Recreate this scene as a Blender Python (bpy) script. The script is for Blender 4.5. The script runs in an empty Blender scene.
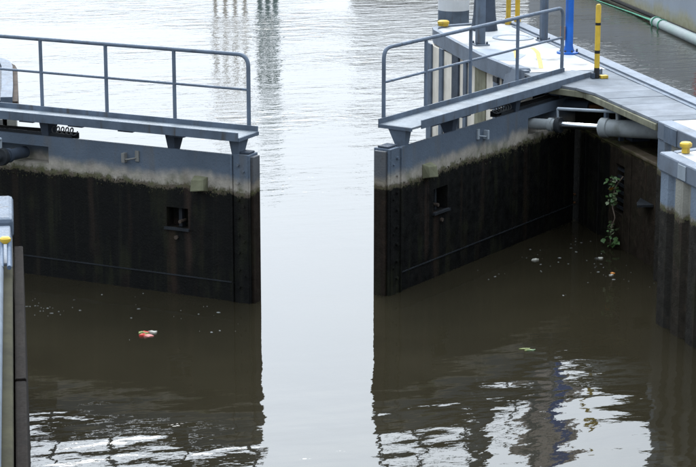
import bpy, bmesh, math, random
from mathutils import Vector, Matrix
R = math.radians
random.seed(7)
sc = bpy.context.scene
col = sc.collection

# ---------------------------------------------------------------- camera, sky, sun, exposure
cam_d = bpy.data.cameras.new('camera')
cam_d.sensor_width = 36.0
cam_d.lens = 2050.0 / 696.0 * 36.0
cam_d.clip_end = 3000
cam = bpy.data.objects.new('camera', cam_d)
col.objects.link(cam)
cam.location = (-7.98, -31.69, 9.0)
cam.rotation_euler = (R(90 - 13.64), 0, R(-15))
sc.camera = cam

SUN_EL, SUN_AZ = 38.0, 8.0             # azimuth clockwise from +Y: ahead of the camera, veiled by cloud
world = bpy.data.worlds.new('World')
sc.world = world
world.use_nodes = True
wn = world.node_tree
wn.nodes.clear()
sky = wn.nodes.new('ShaderNodeTexSky')
sky.sky_type = 'NISHITA'
sky.sun_disc = False
sky.sun_elevation = R(SUN_EL)
sky.sun_rotation = R(SUN_AZ)
sky.air_density = 1.0
sky.dust_density = 5.0
sky.ozone_density = 1.0
hs = wn.nodes.new('ShaderNodeHueSaturation')
hs.inputs['Saturation'].default_value = 0.25
bg = wn.nodes.new('ShaderNodeBackground')
bg.inputs['Strength'].default_value = 0.15
wo = wn.nodes.new('ShaderNodeOutputWorld')
wn.links.new(sky.outputs['Color'], hs.inputs['Color'])
# a bright, thin cloud sheet over the whole sky
wtc = wn.nodes.new('ShaderNodeTexCoord')
wno = wn.nodes.new('ShaderNodeTexNoise')
wno.inputs['Scale'].default_value = 2.5
wno.inputs['Detail'].default_value = 5
wn.links.new(wtc.outputs['Generated'], wno.inputs['Vector'])
wr = wn.nodes.new('ShaderNodeValToRGB')
wr.color_ramp.elements[0].position = 0.3; wr.color_ramp.elements[0].color = (0.86, 0.91, 0.97, 1)
wr.color_ramp.elements[1].position = 0.62; wr.color_ramp.elements[1].color = (0.95, 0.985, 1.0, 1)
wn.links.new(wno.outputs['Fac'], wr.inputs['Fac'])
def wmath(op, a, b):
    x = wn.nodes.new('ShaderNodeMath'); x.operation = op
    for k, v in enumerate((a, b)):
        if isinstance(v, (int, float)): x.inputs[k].default_value = v
        else: wn.links.new(v, x.inputs[k])
    return x.outputs[0]
# overcast luminance: brighter towards the zenith, and a broad glow where the cloud veils the sun
wsp = wn.nodes.new('ShaderNodeSeparateXYZ')
wn.links.new(wtc.outputs['Generated'], wsp.inputs[0])
zen = wmath('ADD', 0.25, wmath('MULTIPLY', wmath('MAXIMUM', wsp.outputs[2], 0.0), 0.85))
wdt = wn.nodes.new('ShaderNodeVectorMath'); wdt.operation = 'DOT_PRODUCT'
wdt.inputs[1].default_value = (math.sin(R(SUN_AZ)) * math.cos(R(SUN_EL)), math.cos(R(SUN_AZ)) * math.cos(R(SUN_EL)), math.sin(R(SUN_EL)))
wn.links.new(wtc.outputs['Generated'], wdt.inputs[0])
glow = wmath('ADD', 1.0, wmath('MULTIPLY', wmath('POWER', wmath('MAXIMUM', wdt.outputs['Value'], 0.0), 6.0), 3.0))
wsc = wn.nodes.new('ShaderNodeVectorMath'); wsc.operation = 'SCALE'
wn.links.new(wmath('MULTIPLY', wmath('MULTIPLY', zen, glow), 8.1), wsc.inputs['Scale'])
wn.links.new(wr.outputs['Color'], wsc.inputs[0])
wmx = wn.nodes.new('ShaderNodeMix'); wmx.data_type = 'RGBA'
wmx.inputs[0].default_value = 0.80
wn.links.new(hs.outputs['Color'], wmx.inputs[6])
wn.links.new(wsc.outputs[0], wmx.inputs[7])
wwb = wn.nodes.new('ShaderNodeVectorMath'); wwb.operation = 'MULTIPLY'     # the camera's cool white balance
wwb.inputs[1].default_value = (0.93, 1.0, 1.085)
wn.links.new(wmx.outputs[2], wwb.inputs[0])
wn.links.new(wwb.outputs[0], bg.inputs['Color'])
wn.links.new(bg.outputs['Background'], wo.inputs['Surface'])

sun_d = bpy.data.lights.new('sun', 'SUN')
sun_d.energy = 1.0
sun_d.angle = R(30)
sun_d.color = (1.0, 0.96, 0.9)
sun = bpy.data.objects.new('sun', sun_d)
col.objects.link(sun)
sun.rotation_euler = (R(90 - SUN_EL), 0, R(180 - SUN_AZ))

sc.view_settings.view_transform = 'Standard'
sc.view_settings.look = 'None'
sc.view_settings.gamma = 1.0
sc.view_settings.exposure = 0.95

# ---------------------------------------------------------------- materials
class NT:
    """small helper around a node tree"""
    def __init__(s, name):
        s.m = bpy.data.materials.new(name)
        s.m.use_nodes = True
        s.t = s.m.node_tree
        s.b = s.t.nodes['Principled BSDF']
        s.tc = s.t.nodes.new('ShaderNodeTexCoord')
    def n(s, kind, **kw):
        x = s.t.nodes.new(kind)
        for k, v in kw.items():
            setattr(x, k, v)
        return x
    def link(s, a, b):
        s.t.links.new(a, b)
    def noise(s, scale, detail=4, rough=0.55, vec=None, sxyz=None):
        x = s.n('ShaderNodeTexNoise')
        x.inputs['Scale'].default_value = scale
        x.inputs['Detail'].default_value = detail
        x.inputs['Roughness'].default_value = rough
        v = vec if vec is not None else s.tc.outputs['Object']
        if sxyz:
            mp = s.n('ShaderNodeMapping')
            mp.inputs['Scale'].default_value = sxyz
            s.link(v, mp.inputs['Vector'])
            v = mp.outputs['Vector']
        s.link(v, x.inputs['Vector'])
        return x.outputs['Fac']
    def ramp(s, fac, stops, interp='LINEAR'):
        x = s.n('ShaderNodeValToRGB')
        e = x.color_ramp.elements
        x.color_ramp.interpolation = interp
        while len(e) < len(stops):
            e.new(0.5)
        for el, (p, c) in zip(e, stops):
            el.position = p
            el.color = (*c, 1) if len(c) == 3 else c
        s.link(fac, x.inputs['Fac'])
        return x.outputs['Color']
    def math(s, op, a, b=None, c=None, clamp=False):
        x = s.n('ShaderNodeMath', operation=op)
        x.use_clamp = clamp
        for i, v in enumerate((a, b, c)):
            if v is None:
                continue
            if isinstance(v, (int, float)):
                x.inputs[i].default_value = v
            else:
                s.link(v, x.inputs[i])
        return x.outputs[0]
    def mix(s, fac, a, b):
        x = s.n('ShaderNodeMix', data_type='RGBA')
        for i, v in ((0, fac), (6, a), (7, b)):
            if isinstance(v, (int, float)):
                x.inputs[i].default_value = v
            elif isinstance(v, tuple):
                x.inputs[i].default_value = (*v, 1)
            else:
                s.link(v, x.inputs[i])
        return x.outputs[2]
    def smooth(s, v, lo, hi):
        x = s.n('ShaderNodeMapRange', interpolation_type='SMOOTHSTEP')
        s.link(v, x.inputs[0])
        x.inputs[1].default_value = lo
        x.inputs[2].default_value = hi
        return x.outputs[0]
    def sep(s, v):
        x = s.n('ShaderNodeSeparateXYZ')
        s.link(v, x.inputs[0])
        return x.outputs
    def bump(s, h, strength=0.3, dist=0.01):
        x = s.n('ShaderNodeBump')
        x.inputs['Strength'].default_value = strength
        x.inputs['Distance'].default_value = dist
        s.link(h, x.inputs['Height'])
        s.link(x.outputs['Normal'], s.b.inputs['Normal'])
    def world(s):
        return s.n('ShaderNodeNewGeometry').outputs['Position']
    def done(s, colr, rough=0.5, metal=0.0, spec=None):
        if isinstance(colr, tuple):
            s.b.inputs['Base Color'].default_value = (*colr, 1)
        else:
            s.link(colr, s.b.inputs['Base Color'])
        if isinstance(rough, (int, float)):
            s.b.inputs['Roughness'].default_value = rough
        else:
            s.link(rough, s.b.inputs['Roughness'])
        s.b.inputs['Metallic'].default_value = metal
        if spec is not None:
            s.b.inputs['Specular IOR Level'].default_value = spec
        return s.m

MAT = {}
def worn(name, base, var=0.25, dirt=(0.05, 0.045, 0.035), dirt_amt=0.35, rough=0.55, scale=3.0, metal=0.0, streak=True, chip=None):
    t = NT(name)
    w = t.world()
    n1 = t.noise(scale, 5, vec=w)
    n2 = t.noise(scale * 9, 3, vec=w)
    k1 = tuple(c * (1 - var) for c in base); k2 = tuple(min(1, c * (1 + var)) for c in base)
    c = t.ramp(n1, [(0.3, k1), (0.7, k2)])
    st = t.noise(2.2, 4, vec=w, sxyz=(5, 5, 0.6)) if streak else t.noise(1.7, 5, vec=w)
    d = t.smooth(st, 0.52, 0.78)
    d = t.math('MULTIPLY', d, dirt_amt)
    c = t.mix(d, c, dirt)
    sp = t.smooth(n2, 0.62, 0.8)
    c = t.mix(t.math('MULTIPLY', sp, 0.35 * dirt_amt + 0.05), c, dirt if chip is None else chip)
    t.bump(n2, 0.25, 0.006)
    MAT[name] = t.done(c, t.ramp(n2, [(0.3, (rough,) * 3), (0.7, (min(1, rough + .2),) * 3)]), metal, 0.22)

BLUE = (0.10, 0.128, 0.168)
worn('paint', BLUE, 0.25, (0.07, 0.058, 0.045), 0.8, chip=(0.09, 0.05, 0.03))
worn('paint_rail', (0.125, 0.157, 0.205), 0.18, (0.06, 0.05, 0.042), 0.5, rough=0.45, chip=(0.08, 0.05, 0.035))
worn('paint_dark', (0.045, 0.058, 0.08), 0.25, (0.03, 0.026, 0.02), 0.4)
worn('walk_plate', (0.17, 0.195, 0.22), 0.2, (0.10, 0.095, 0.08), 0.6, streak=False)
worn('steel_cap', (0.145, 0.172, 0.212), 0.15, (0.07, 0.065, 0.05), 0.3, streak=False)
worn('steel_pale', (0.27, 0.31, 0.35), 0.12, (0.16, 0.15, 0.12), 0.35, streak=False)
worn('deck_white', (0.46, 0.46, 0.46), 0.14, (0.13, 0.12, 0.10), 0.8, rough=0.8, scale=1.5, streak=False)
worn('deck_patch', (0.30, 0.33, 0.37), 0.10, (0.2, 0.2, 0.19), 0.3, rough=0.8, streak=False)
worn('cream', (0.68, 0.63, 0.55), 0.12, (0.22, 0.17, 0.11), 0.35, rough=0.85)
worn('olive_beam', (0.20, 0.195, 0.14), 0.3, (0.05, 0.05, 0.02), 0.5, rough=0.8)
worn('plank', (0.155, 0.17, 0.19), 0.2, (0.08, 0.08, 0.075), 0.35, rough=0.8, streak=False)
worn('plank_light', (0.185, 0.20, 0.222), 0.2, (0.08, 0.08, 0.075), 0.35, rough=0.8, streak=False)
worn('yellow', (0.58, 0.39, 0.05), 0.25, (0.20, 0.15, 0.08), 0.8, rough=0.45)
worn('black_band', (0.02, 0.02, 0.022), 0.2, (0.05, 0.05, 0.045), 0.3)
worn('blue_post', (0.014, 0.11, 0.44), 0.22, (0.05, 0.09, 0.2), 0.6, rough=0.4)
worn('blue_tube', (0.09, 0.125, 0.18), 0.15, (0.1, 0.1, 0.1), 0.3)
worn('white_paint', (0.62, 0.64, 0.66), 0.06, (0.35, 0.33, 0.28), 0.25)
worn('rust', (0.10, 0.045, 0.02), 0.4, (0.03, 0.02, 0.012), 0.5, rough=0.9)
worn('rust_pale', (0.065, 0.05, 0.04), 0.35, (0.05, 0.035, 0.02), 0.5, rough=0.9)
worn('edge_olive', (0.034, 0.032, 0.017), 0.35, (0.04, 0.035, 0.02), 0.6, rough=0.9, streak=False)
worn('wet_timber', (0.0085, 0.0058, 0.0042), 0.4, (0.005, 0.005, 0.004), 0.6, rough=0.85)
MAT['wet_timber'].node_tree.nodes['Principled BSDF'].inputs['Specular IOR Level'].default_value = 0.15
worn('dark_steel', (0.02, 0.023, 0.027), 0.3, (0.012, 0.01, 0.008), 0.4)
worn('cyl_paint', (0.30, 0.325, 0.335), 0.2, (0.07, 0.07, 0.04), 0.7, streak=False)
worn('rubber', (0.014, 0.014, 0.014), 0.3, (0.03, 0.03, 0.025), 0.3, rough=0.75)
worn('boom', (0.26, 0.30, 0.30), 0.1, (0.16, 0.28, 0.22), 0.45, streak=False)
worn('rope_green', (0.12, 0.34, 0.23), 0.2, (0.02, 0.12, 0.07), 0.3, rough=0.9)
worn('hose', (0.13, 0.135, 0.14), 0.1, (0.2, 0.2, 0.2), 0.3)
worn('green_block', (0.155, 0.155, 0.10), 0.35, (0.05, 0.06, 0.02), 0.5, rough=0.85)
worn('sign_brown', (0.22, 0.13, 0.08), 0.2, (0.1, 0.06, 0.04), 0.3)
worn('red_paint', (0.62, 0.03, 0.02), 0.1, (0.2, 0.03, 0.02), 0.2)
worn('stone_grey', (0.20, 0.20, 0.19), 0.2, (0.09, 0.09, 0.08), 0.4, rough=0.9)
worn('brick_pink', (0.70, 0.58, 0.54), 0.15, (0.2, 0.14, 0.11), 0.3, rough=0.9)
worn('facade_white', (0.85, 0.85, 0.85), 0.06, (0.4, 0.4, 0.37), 0.2, rough=0.8)
worn('facade_beige', (0.80, 0.72, 0.62), 0.08, (0.3, 0.25, 0.2), 0.2, rough=0.8)
worn('facade_green', (0.22, 0.31, 0.31), 0.2, (0.04, 0.06, 0.05), 0.3, rough=0.6)

t = NT('chrome'); t.b.inputs['Roughness'].default_value = 0.18
MAT['chrome'] = t.done((0.72, 0.75, 0.78), 0.16, 1.0)
t = NT('window_glass')
MAT['window_glass'] = t.done((0.02, 0.03, 0.045), 0.06, 0.0, 0.8)
t = NT('leaf_green')
MAT['leaf_green'] = t.done(t.ramp(t.noise(14, 2, vec=t.world()), [(0.3, (0.025, 0.07, 0.02)), (0.7, (0.10, 0.19, 0.055))]), 0.5)
t = NT('leaf_pale'); MAT['leaf_pale'] = t.done((0.22, 0.27, 0.15), 0.5)
t = NT('fleck')
MAT['fleck'] = t.done(t.ramp(t.noise(9, 2, vec=t.world()), [(0.35, (0.04, 0.04, 0.033)), (0.65, (0.24, 0.25, 0.24))]), 0.6)
t = NT('weed'); MAT['weed'] = t.done(t.ramp(t.noise(16, 3, vec=t.world()), [(0.35, (0.016, 0.014, 0.009)), (0.62, (0.05, 0.05, 0.02))]), 0.9)
t = NT('twig'); MAT['twig'] = t.done((0.16, 0.12, 0.09), 0.8)
t = NT('petal_red'); MAT['petal_red'] = t.done((0.55, 0.05, 0.045), 0.5)
t = NT('petal_pink'); MAT['petal_pink'] = t.done((0.62, 0.22, 0.20), 0.5)
t = NT('paper_yellow'); MAT['paper_yellow'] = t.done((0.50, 0.45, 0.18), 0.5)
t = NT('paper_green'); MAT['paper_green'] = t.done((0.20, 0.24, 0.07), 0.6)
t = NT('paper_pale'); MAT['paper_pale'] = t.done((0.50, 0.48, 0.42), 0.6)
t = NT('orange_bit'); MAT['orange_bit'] = t.done((0.60, 0.22, 0.03), 0.6)

def waterline(name, top, line, pale=0.2, dark=(0.0062, 0.0066, 0.0060), wob=0.10, rusty=0.25, top_var=0.14, pale_col=(0.20, 0.185, 0.16), runs=()):
    """paint above, a dry silt band, then slimy algae growth up to the usual water level: z banded, with uneven edges and streaks"""
    t = NT(name)
    w = t.world()
    z = t.sep(w)[2]
    n1 = t.noise(1.3, 5, vec=w)
    n2 = t.noise(7, 4, vec=w)
    n3 = t.noise(30, 3, vec=w)
    vs = t.noise(4.5, 4, vec=w, sxyz=(1, 1, 0.12))
    # wobble of the tide line
    zz = t.math('ADD', z, t.math('MULTIPLY', t.math('SUBTRACT', n1, 0.5), wob * 1.3))
    zz = t.math('ADD', zz, t.math('MULTIPLY', t.math('SUBTRACT', n2, 0.5), 0.16))
    zz = t.math('ADD', zz, t.math('MULTIPLY', t.math('SUBTRACT', n3, 0.5), 0.12))
    zz = t.math('ADD', zz, t.math('MULTIPLY', t.math('SUBTRACT', vs, 0.5), 0.16))
    zz2 = t.math('ADD', t.math('ADD', z, t.math('MULTIPLY', t.math('SUBTRACT', vs, 0.5), 0.16)), t.math('MULTIPLY', t.math('SUBTRACT', n1, 0.5), 0.30))
    c = t.ramp(n1, [(0.3, tuple(k * (1 - top_var) for k in top)), (0.7, tuple(k * (1 + top_var) for k in top))])
    c = t.mix(t.math('MULTIPLY', t.smooth(vs, 0.52, 0.70), 0.35), c, (0.13, 0.115, 0.095))
    c = t.mix(t.math('MULTIPLY', t.smooth(n3, 0.60, 0.70), 0.3), c, (0.06, 0.048, 0.04))
    # silt
    f = t.n('ShaderNodeMapRange', interpolation_type='SMOOTHSTEP')
    t.link(zz2, f.inputs[0]); f.inputs[1].default_value = line + pale * 1.35; f.inputs[2].default_value = line + pale * 0.65
    pc = t.ramp(n2, [(0.3, tuple(k * 0.8 for k in pale_col)), (0.7, tuple(k * 1.2 for k in pale_col))])
    pc = t.mix(t.math('MULTIPLY', t.smooth(t.noise(2.6, 5, vec=w), 0.48, 0.66), 0.5), pc, (0.12, 0.125, 0.06))
    c = t.mix(t.math('MULTIPLY', f.outputs[0], 0.9), c, pc)
    # moss fringe
    f2 = t.n('ShaderNodeMapRange', interpolation_type='SMOOTHSTEP')
    t.link(zz, f2.inputs[0]); f2.inputs[1].default_value = line + 0.13; f2.inputs[2].default_value = line + 0.05
    c = t.mix(t.math('MULTIPLY', f2.outputs[0], 0.85), c, t.ramp(n2, [(0.4, (0.07, 0.072, 0.025)), (0.6, (0.05, 0.034, 0.02))]))
    # algae
    f3 = t.n('ShaderNodeMapRange', interpolation_type='SMOOTHSTEP')
    t.link(zz, f3.inputs[0]); f3.inputs[1].default_value = line + 0.03; f3.inputs[2].default_value = line - 0.01
    br = (dark[0] * 2.0, dark[1] * 1.8, dark[2] * 1.6)
    dc = t.ramp(n2, [(0.25, tuple(k * 0.7 for k in dark)), (0.55, dark), (0.85, br)])
    rs = t.math('MULTIPLY', t.smooth(vs, 0.50, 0.72), rusty)
    dc = t.mix(rs, dc, (0.036, 0.022, 0.015))
    dc = t.mix(t.math('MULTIPLY', t.smooth(n3, 0.60, 0.72), 0.25), dc, (0.022, 0.022, 0.018))
    vs2 = t.noise(9.0, 3, vec=w, sxyz=(1, 1, 0.05))
    dc = t.mix(t.math('MULTIPLY', t.smooth(vs2, 0.54, 0.70), 0.3), dc, (0.020, 0.020, 0.014))
    dc = t.mix(t.math('MULTIPLY', t.math('MULTIPLY', t.smooth(vs, 0.42, 0.60), t.smooth(n1, 0.45, 0.62)), 0.45), dc, (0.019, 0.022, 0.010))
    c = t.mix(f3.outputs[0], c, dc)
    if runs:
        ox = t.math('ABSOLUTE', t.sep(t.tc.outputs['Object'])[0])
        ox = t.math('ADD', ox, t.math('MULTIPLY', t.math('SUBTRACT', t.noise(2.0, 3, vec=w), 0.5), 0.16))
        for rx, rw, z0, z1, amt, rc in runs:
            q = t.math('ABSOLUTE', t.math('SUBTRACT', ox, rx))
            e = t.n('ShaderNodeMapRange', interpolation_type='SMOOTHSTEP')
            t.link(q, e.inputs[0]); e.inputs[1].default_value = rw; e.inputs[2].default_value = rw * 0.15
            k = t.math('MULTIPLY', e.outputs[0], t.math('MULTIPLY', t.smooth(z, z0, z0 + .5), t.math('SUBTRACT', 1.0, t.smooth(z, z1 - .15, z1))))
            k = t.math('MULTIPLY', t.math('MULTIPLY', k, t.smooth(vs2, 0.30, 0.55)), amt * 0.55)
            c = t.mix(k, c, rc)
    h = t.math('ADD', n3, t.math('MULTIPLY', n2, 0.8))
    t.bump(h, 0.5, 0.012)
    r = t.mix(f3.outputs[0], (0.6,) * 3, t.ramp(n2, [(0.3, (0.5,) * 3), (0.8, (0.85,) * 3)]))
    MAT[name] = t.done(c, r, 0.0, 0.18)
waterline('gate_skin', BLUE, 1.79, pale=0.27, dark=(0.0040, 0.0042, 0.0041), rusty=0.22, pale_col=(0.36, 0.325, 0.275), runs=((5.0, .16, -.3, 1.30, .55, (0.050, 0.028, 0.019)), (3.45, .09, .3, 2.2, .35, (0.075, 0.05, 0.035)), (5.32, .10, .2, 2.2, .45, (0.10, 0.062, 0.045)), (1.9, .12, .0, 1.95, .4, (0.045, 0.028, 0.018)), (4.2, .07, .4, 1.75, .35, (0.035, 0.022, 0.015))))
waterline('seal_skin', (0.10, 0.105, 0.115), 1.79, pale=0.2, dark=(0.016, 0.011, 0.008), rusty=0.8, pale_col=(0.22, 0.19, 0.15))
waterline('pile_skin', (0.17, 0.21, 0.265), 1.82, pale=0.12, dark=(0.021, 0.019, 0.016), rusty=0.5, top_var=0.2)
waterline('pile_rust', (0.25, 0.245, 0.215), 1.82, pale=0.12, dark=(0.023, 0.019, 0.014), rusty=0.6, top_var=0.3)
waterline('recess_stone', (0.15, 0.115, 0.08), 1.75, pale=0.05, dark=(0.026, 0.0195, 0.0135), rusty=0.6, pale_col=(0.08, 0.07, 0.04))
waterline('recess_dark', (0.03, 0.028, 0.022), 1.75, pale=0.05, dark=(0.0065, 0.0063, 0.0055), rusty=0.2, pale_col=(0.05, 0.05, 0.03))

# water
t = NT('water_surface')
w = t.world()
sp = t.sep(w)
open_y = t.smooth(sp[1], -3.0, 16.0)              # beyond the gates the river is open to the wind
out_x = t.math('MULTIPLY', t.smooth(sp[0], 7.3, 9.5), 0.45)               # the channel behind the pier too
chan = t.n('ShaderNodeMapRange', interpolation_type='SMOOTHSTEP')
t.link(sp[0], chan.inputs[0]); chan.inputs[1].default_value = 7.0; chan.inputs[2].default_value = 12.0; chan.inputs[3].default_value = 1.0; chan.inputs[4].default_value = 0.45
rough_m = t.math('MAXIMUM', t.math('MULTIPLY', open_y, chan.outputs[0]), out_x)
near_m = t.n('ShaderNodeMapRange', interpolation_type='SMOOTHSTEP')
t.link(sp[1], near_m.inputs[0]); near_m.inputs[1].default_value = -1.5; near_m.inputs[2].default_value = -7.0
swell = t.math('MULTIPLY', t.math('SUBTRACT', t.noise(0.8, 2, 0.4, w, (0.75, 1.5, 1)), 0.5), 0.036)
mid = t.math('MULTIPLY', t.math('SUBTRACT', t.noise(3.0, 2, 0.5, w, (0.7, 1.3, 1)), 0.5), 0.0042)
rip1 = t.math('MULTIPLY', t.math('SUBTRACT', t.noise(1.6, 3, 0.5, w, (0.6, 1.3, 1)), 0.5), 0.05)
rip2 = t.math('MULTIPLY', t.math('SUBTRACT', t.noise(6.0, 3, 0.55, w, (0.6, 1.2, 1)), 0.5), 0.017)
patch = t.math('MULTIPLY', t.smooth(t.noise(0.11, 3, 0.5, w, (1, 1.6, 1)), 0.35, 0.65), t.math('ADD', t.smooth(sp[0], -6.0, 14.0), 0.25))
hin = t.math('MULTIPLY', t.math('ADD', swell, mid), t.math('ADD', t.math('MULTIPLY', near_m.outputs[0], 0.8), 0.22))
hout = t.math('MULTIPLY', t.math('ADD', rip1, rip2), t.math('MULTIPLY', rough_m, t.math('ADD', t.math('MULTIPLY', patch, 0.95), 0.28)))
hh = t.math('ADD', t.math('ADD', hin, hout), t.math('MULTIPLY', rip2, t.math('ADD', t.math('MULTIPLY', near_m.outputs[0], 0.05), 0.035)))
t.bump(hh, 1.0, 1.0)
t.b.inputs['IOR'].default_value = 1.333
MAT['water'] = t.done(t.ramp(t.noise(0.5, 3, vec=w), [(0.3, (0.0175, 0.0150, 0.0090)), (0.7, (0.023, 0.0196, 0.0118))]), 0.015)

# barge hull
t = NT('hull')
w = t.world(); z = t.sep(w)[2]
vs = t.noise(0.8, 5, vec=w, sxyz=(1, 1, 0.3)); n2 = t.noise(6, 4, vec=w)
c = t.ramp(vs, [(0.3, (0.20, 0.235, 0.28)), (0.7, (0.25, 0.285, 0.335))])
zz = t.math('ADD', z, t.math('MULTIPLY', t.math('SUBTRACT', vs, 0.5), 0.9))
f = t.n('ShaderNodeMapRange', interpolation_type='SMOOTHSTEP')
t.link(zz, f.inputs[0]); f.inputs[1].default_value = 0.75; f.inputs[2].default_value = 0.3
c = t.mix(f.outputs[0], c, t.ramp(n2, [(0.3, (0.22, 0.21, 0.12)), (0.7, (0.30, 0.285, 0.20))]))
t.bump(n2, 0.2, 0.01)
MAT['hull'] = t.done(c, 0.5)

# ---------------------------------------------------------------- mesh helpers
class MB:
    def __init__(s, fn=None):
        s.v = []; s.f = []; s.fn = fn; s.sm = False
    def add(s, verts, faces):
        o = len(s.v)
        s.v += [tuple(s.fn(*p)) if s.fn else tuple(p) for p in verts]
        s.f += [tuple(i + o for i in f) for f in faces]
        return s
    def box(s, x0, x1, y0, y1, z0, z1):
        v = [(x0, y0, z0), (x1, y0, z0), (x1, y1, z0), (x0, y1, z0), (x0, y0, z1), (x1, y0, z1), (x1, y1, z1), (x0, y1, z1)]
        return s.add(v, [(0, 3, 2, 1), (4, 5, 6, 7), (0, 1, 5, 4), (1, 2, 6, 5), (2, 3, 7, 6), (3, 0, 4, 7)])
    def hexa(s, v):
        return s.add(v, [(0, 3, 2, 1), (4, 5, 6, 7), (0, 1, 5, 4), (1, 2, 6, 5), (2, 3, 7, 6), (3, 0, 4, 7)])
    def prism(s, poly, z0, z1):
        n = len(poly)
        v = [(x, y, z0) for x, y in poly] + [(x, y, z1) for x, y in poly]
        return s.add(v, [tuple(range(n))[::-1], tuple(range(n, 2 * n))] + [(i, (i + 1) % n, n + (i + 1) % n, n + i) for i in range(n)])
    def tube(s, pts, r, seg=12, cap=True):
        pts = [Vector(p) for p in pts]
        rr = r if isinstance(r, (list, tuple)) else [r] * len(pts)
        tg = []
        for i in range(len(pts)):
            a = pts[max(i - 1, 0)]; b = pts[min(i + 1, len(pts) - 1)]
            tg.append((b - a).normalized())
        up = Vector((0, 0, 1)) if abs(tg[0].z) < 0.9 else Vector((1, 0, 0))
        nrm = tg[0].cross(up).normalized()
        v = []
        for i, p in enumerate(pts):
            nrm = (nrm - tg[i] * nrm.dot(tg[i])).normalized()
            bn = tg[i].cross(nrm)
            for k in range(seg):
                a = 2 * math.pi * k / seg
                v.append(tuple(p + (nrm * math.cos(a) + bn * math.sin(a)) * rr[i]))
        f = []
        for i in range(len(pts) - 1):
            for k in range(seg):
                k2 = (k + 1) % seg
                f.append((i * seg + k, i * seg + k2, (i + 1) * seg + k2, (i + 1) * seg + k))
        if cap:
            f.append(tuple(range(seg))[::-1]); f.append(tuple(range((len(pts) - 1) * seg, len(pts) * seg)))
        s.sm = True
        return s.add(v, f)
    def lathe(s, prof, cx, cy, seg=20):
        v = []; f = []
        for r, z in prof:
            for k in range(seg):
                a = 2 * math.pi * k / seg
                v.append((cx + r * math.cos(a), cy + r * math.sin(a), z))
        n = len(prof)
        for i in range(n - 1):
            for k in range(seg):
                k2 = (k + 1) % seg
                f.append((i * seg + k, i * seg + k2, (i + 1) * seg + k2, (i + 1) * seg + k))
        f.append(tuple(range(seg))[::-1]); f.append(tuple(range((n - 1) * seg, n * seg)))
        s.sm = True
        return s.add(v, f)
    def mesh(s, name, mat):
        me = bpy.data.meshes.new(name)
        me.from_pydata(s.v, [], s.f)
        bm = bmesh.new(); bm.from_mesh(me)
        bmesh.ops.recalc_face_normals(bm, faces=bm.faces)
        bm.to_mesh(me); bm.free()
        if s.sm:
            for p in me.polygons:
                p.use_smooth = True
            me.set_sharp_from_angle(angle=R(38))
        me.materials.append(MAT[mat])
        return me
    def build(s, name, mat, parent=None, bevel=0.0):
        o = bpy.data.objects.new(name, s.mesh(name, mat))
        col.objects.link(o)
        if parent is not None:
            o.parent = parent
        if bevel:
            b = o.modifiers.new('bevel', 'BEVEL')
            b.width = bevel; b.segments = 2; b.limit_method = 'ANGLE'; b.angle_limit = R(40)
        return o

def tag(o, label=None, cat=None, group=None, kind=None):
    if label: o['label'] = label
    if cat: o['category'] = cat
    if group: o['group'] = group
    if kind: o['kind'] = kind
    return o
def empty(name, loc=(0, 0, 0), rz=0.0, **kw):
    o = bpy.data.objects.new(name, None)
    o.empty_display_size = 0.2
    o.location = loc; o.rotation_euler = (0, 0, rz)
    col.objects.link(o)
    return tag(o, **kw)
def bend(pts, rad, n=6):
    """polyline with rounded corners"""
    P = [Vector(p) for p in pts]; out = [P[0]]
    for i in range(1, len(P) - 1):
        a = (P[i - 1] - P[i]).normalized(); b = (P[i + 1] - P[i]).normalized()
        r = min(rad, (P[i - 1] - P[i]).length * .45, (P[i + 1] - P[i]).length * .45)
        s0 = P[i] + a * r; s1 = P[i] + b * r
        for k in range(n + 1):
            q = k / n
            out.append((1 - q) ** 2 * s0 + 2 * q * (1 - q) * P[i] + q * q * s1)
    out.append(P[-1])
    return out

# ---------------------------------------------------------------- water and far ground
mb = MB().add([(-900, -120, 0), (900, -120, 0), (900, 1200, 0), (-900, 1200, 0)], [(0, 1, 2, 3)])
tag(mb.build('water', 'water'), kind='structure')
mb = MB().prism([(27, 57), (900, 57), (900, 1190), (-900, 1190), (-900, 150), (27, 150)], -3, 1.6)
tag(mb.build('ground', 'stone_grey'), kind='structure')

DZ = 2.75          # level of the quay tops above the water

# ---------------------------------------------------------------- the two gate leaves
AL = R(41.2)
LEN = 6.2
def plate_with_holes(mb, x0, x1, z0, z1, y0, y1, holes):
    """a slab from y0 to y1 with pockets (hx0,hx1,hz0,hz1,depth) sunk into the y0 face"""
    xs = sorted({x0, x1} | {h[0] for h in holes} | {h[1] for h in holes})
    zs = sorted({z0, z1} | {h[2] for h in holes} | {h[3] for h in holes})
    def hole(xm, zm):
        for h in holes:
            if h[0] < xm < h[1] and h[2] < zm < h[3]:
                return h
    for i in range(len(xs) - 1):
        for j in range(len(zs) - 1):
            h = hole((xs[i] + xs[i + 1]) / 2, (zs[j] + zs[j + 1]) / 2)
            y = y0 + (h[4] if h else 0)
            a, b, c, d = xs[i], xs[i + 1], zs[j], zs[j + 1]
            mb.add([(a, y, c), (b, y, c), (b, y, d), (a, y, d)], [(0, 1, 2, 3)])
    for a, b, c, d, dp in holes:
        e = y0 + dp
        mb.add([(a, y0, c), (b, y0, c), (b, y0, d), (a, y0, d), (a, e, c), (b, e, c), (b, e, d), (a, e, d)],
               [(0, 1, 5, 4), (1, 2, 6, 5), (2, 3, 7, 6), (3, 0, 4, 7)])
    mb.add([(x0, y0, z0), (x1, y0, z0), (x1, y0, z1), (x0, y0, z1), (x0, y1, z0), (x1, y1, z0), (x1, y1, z1), (x0, y1, z1)],
           [(4, 5, 6, 7), (0, 1, 5, 4), (1, 2, 6, 5), (2, 3, 7, 6), (3, 0, 4, 7)])

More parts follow.
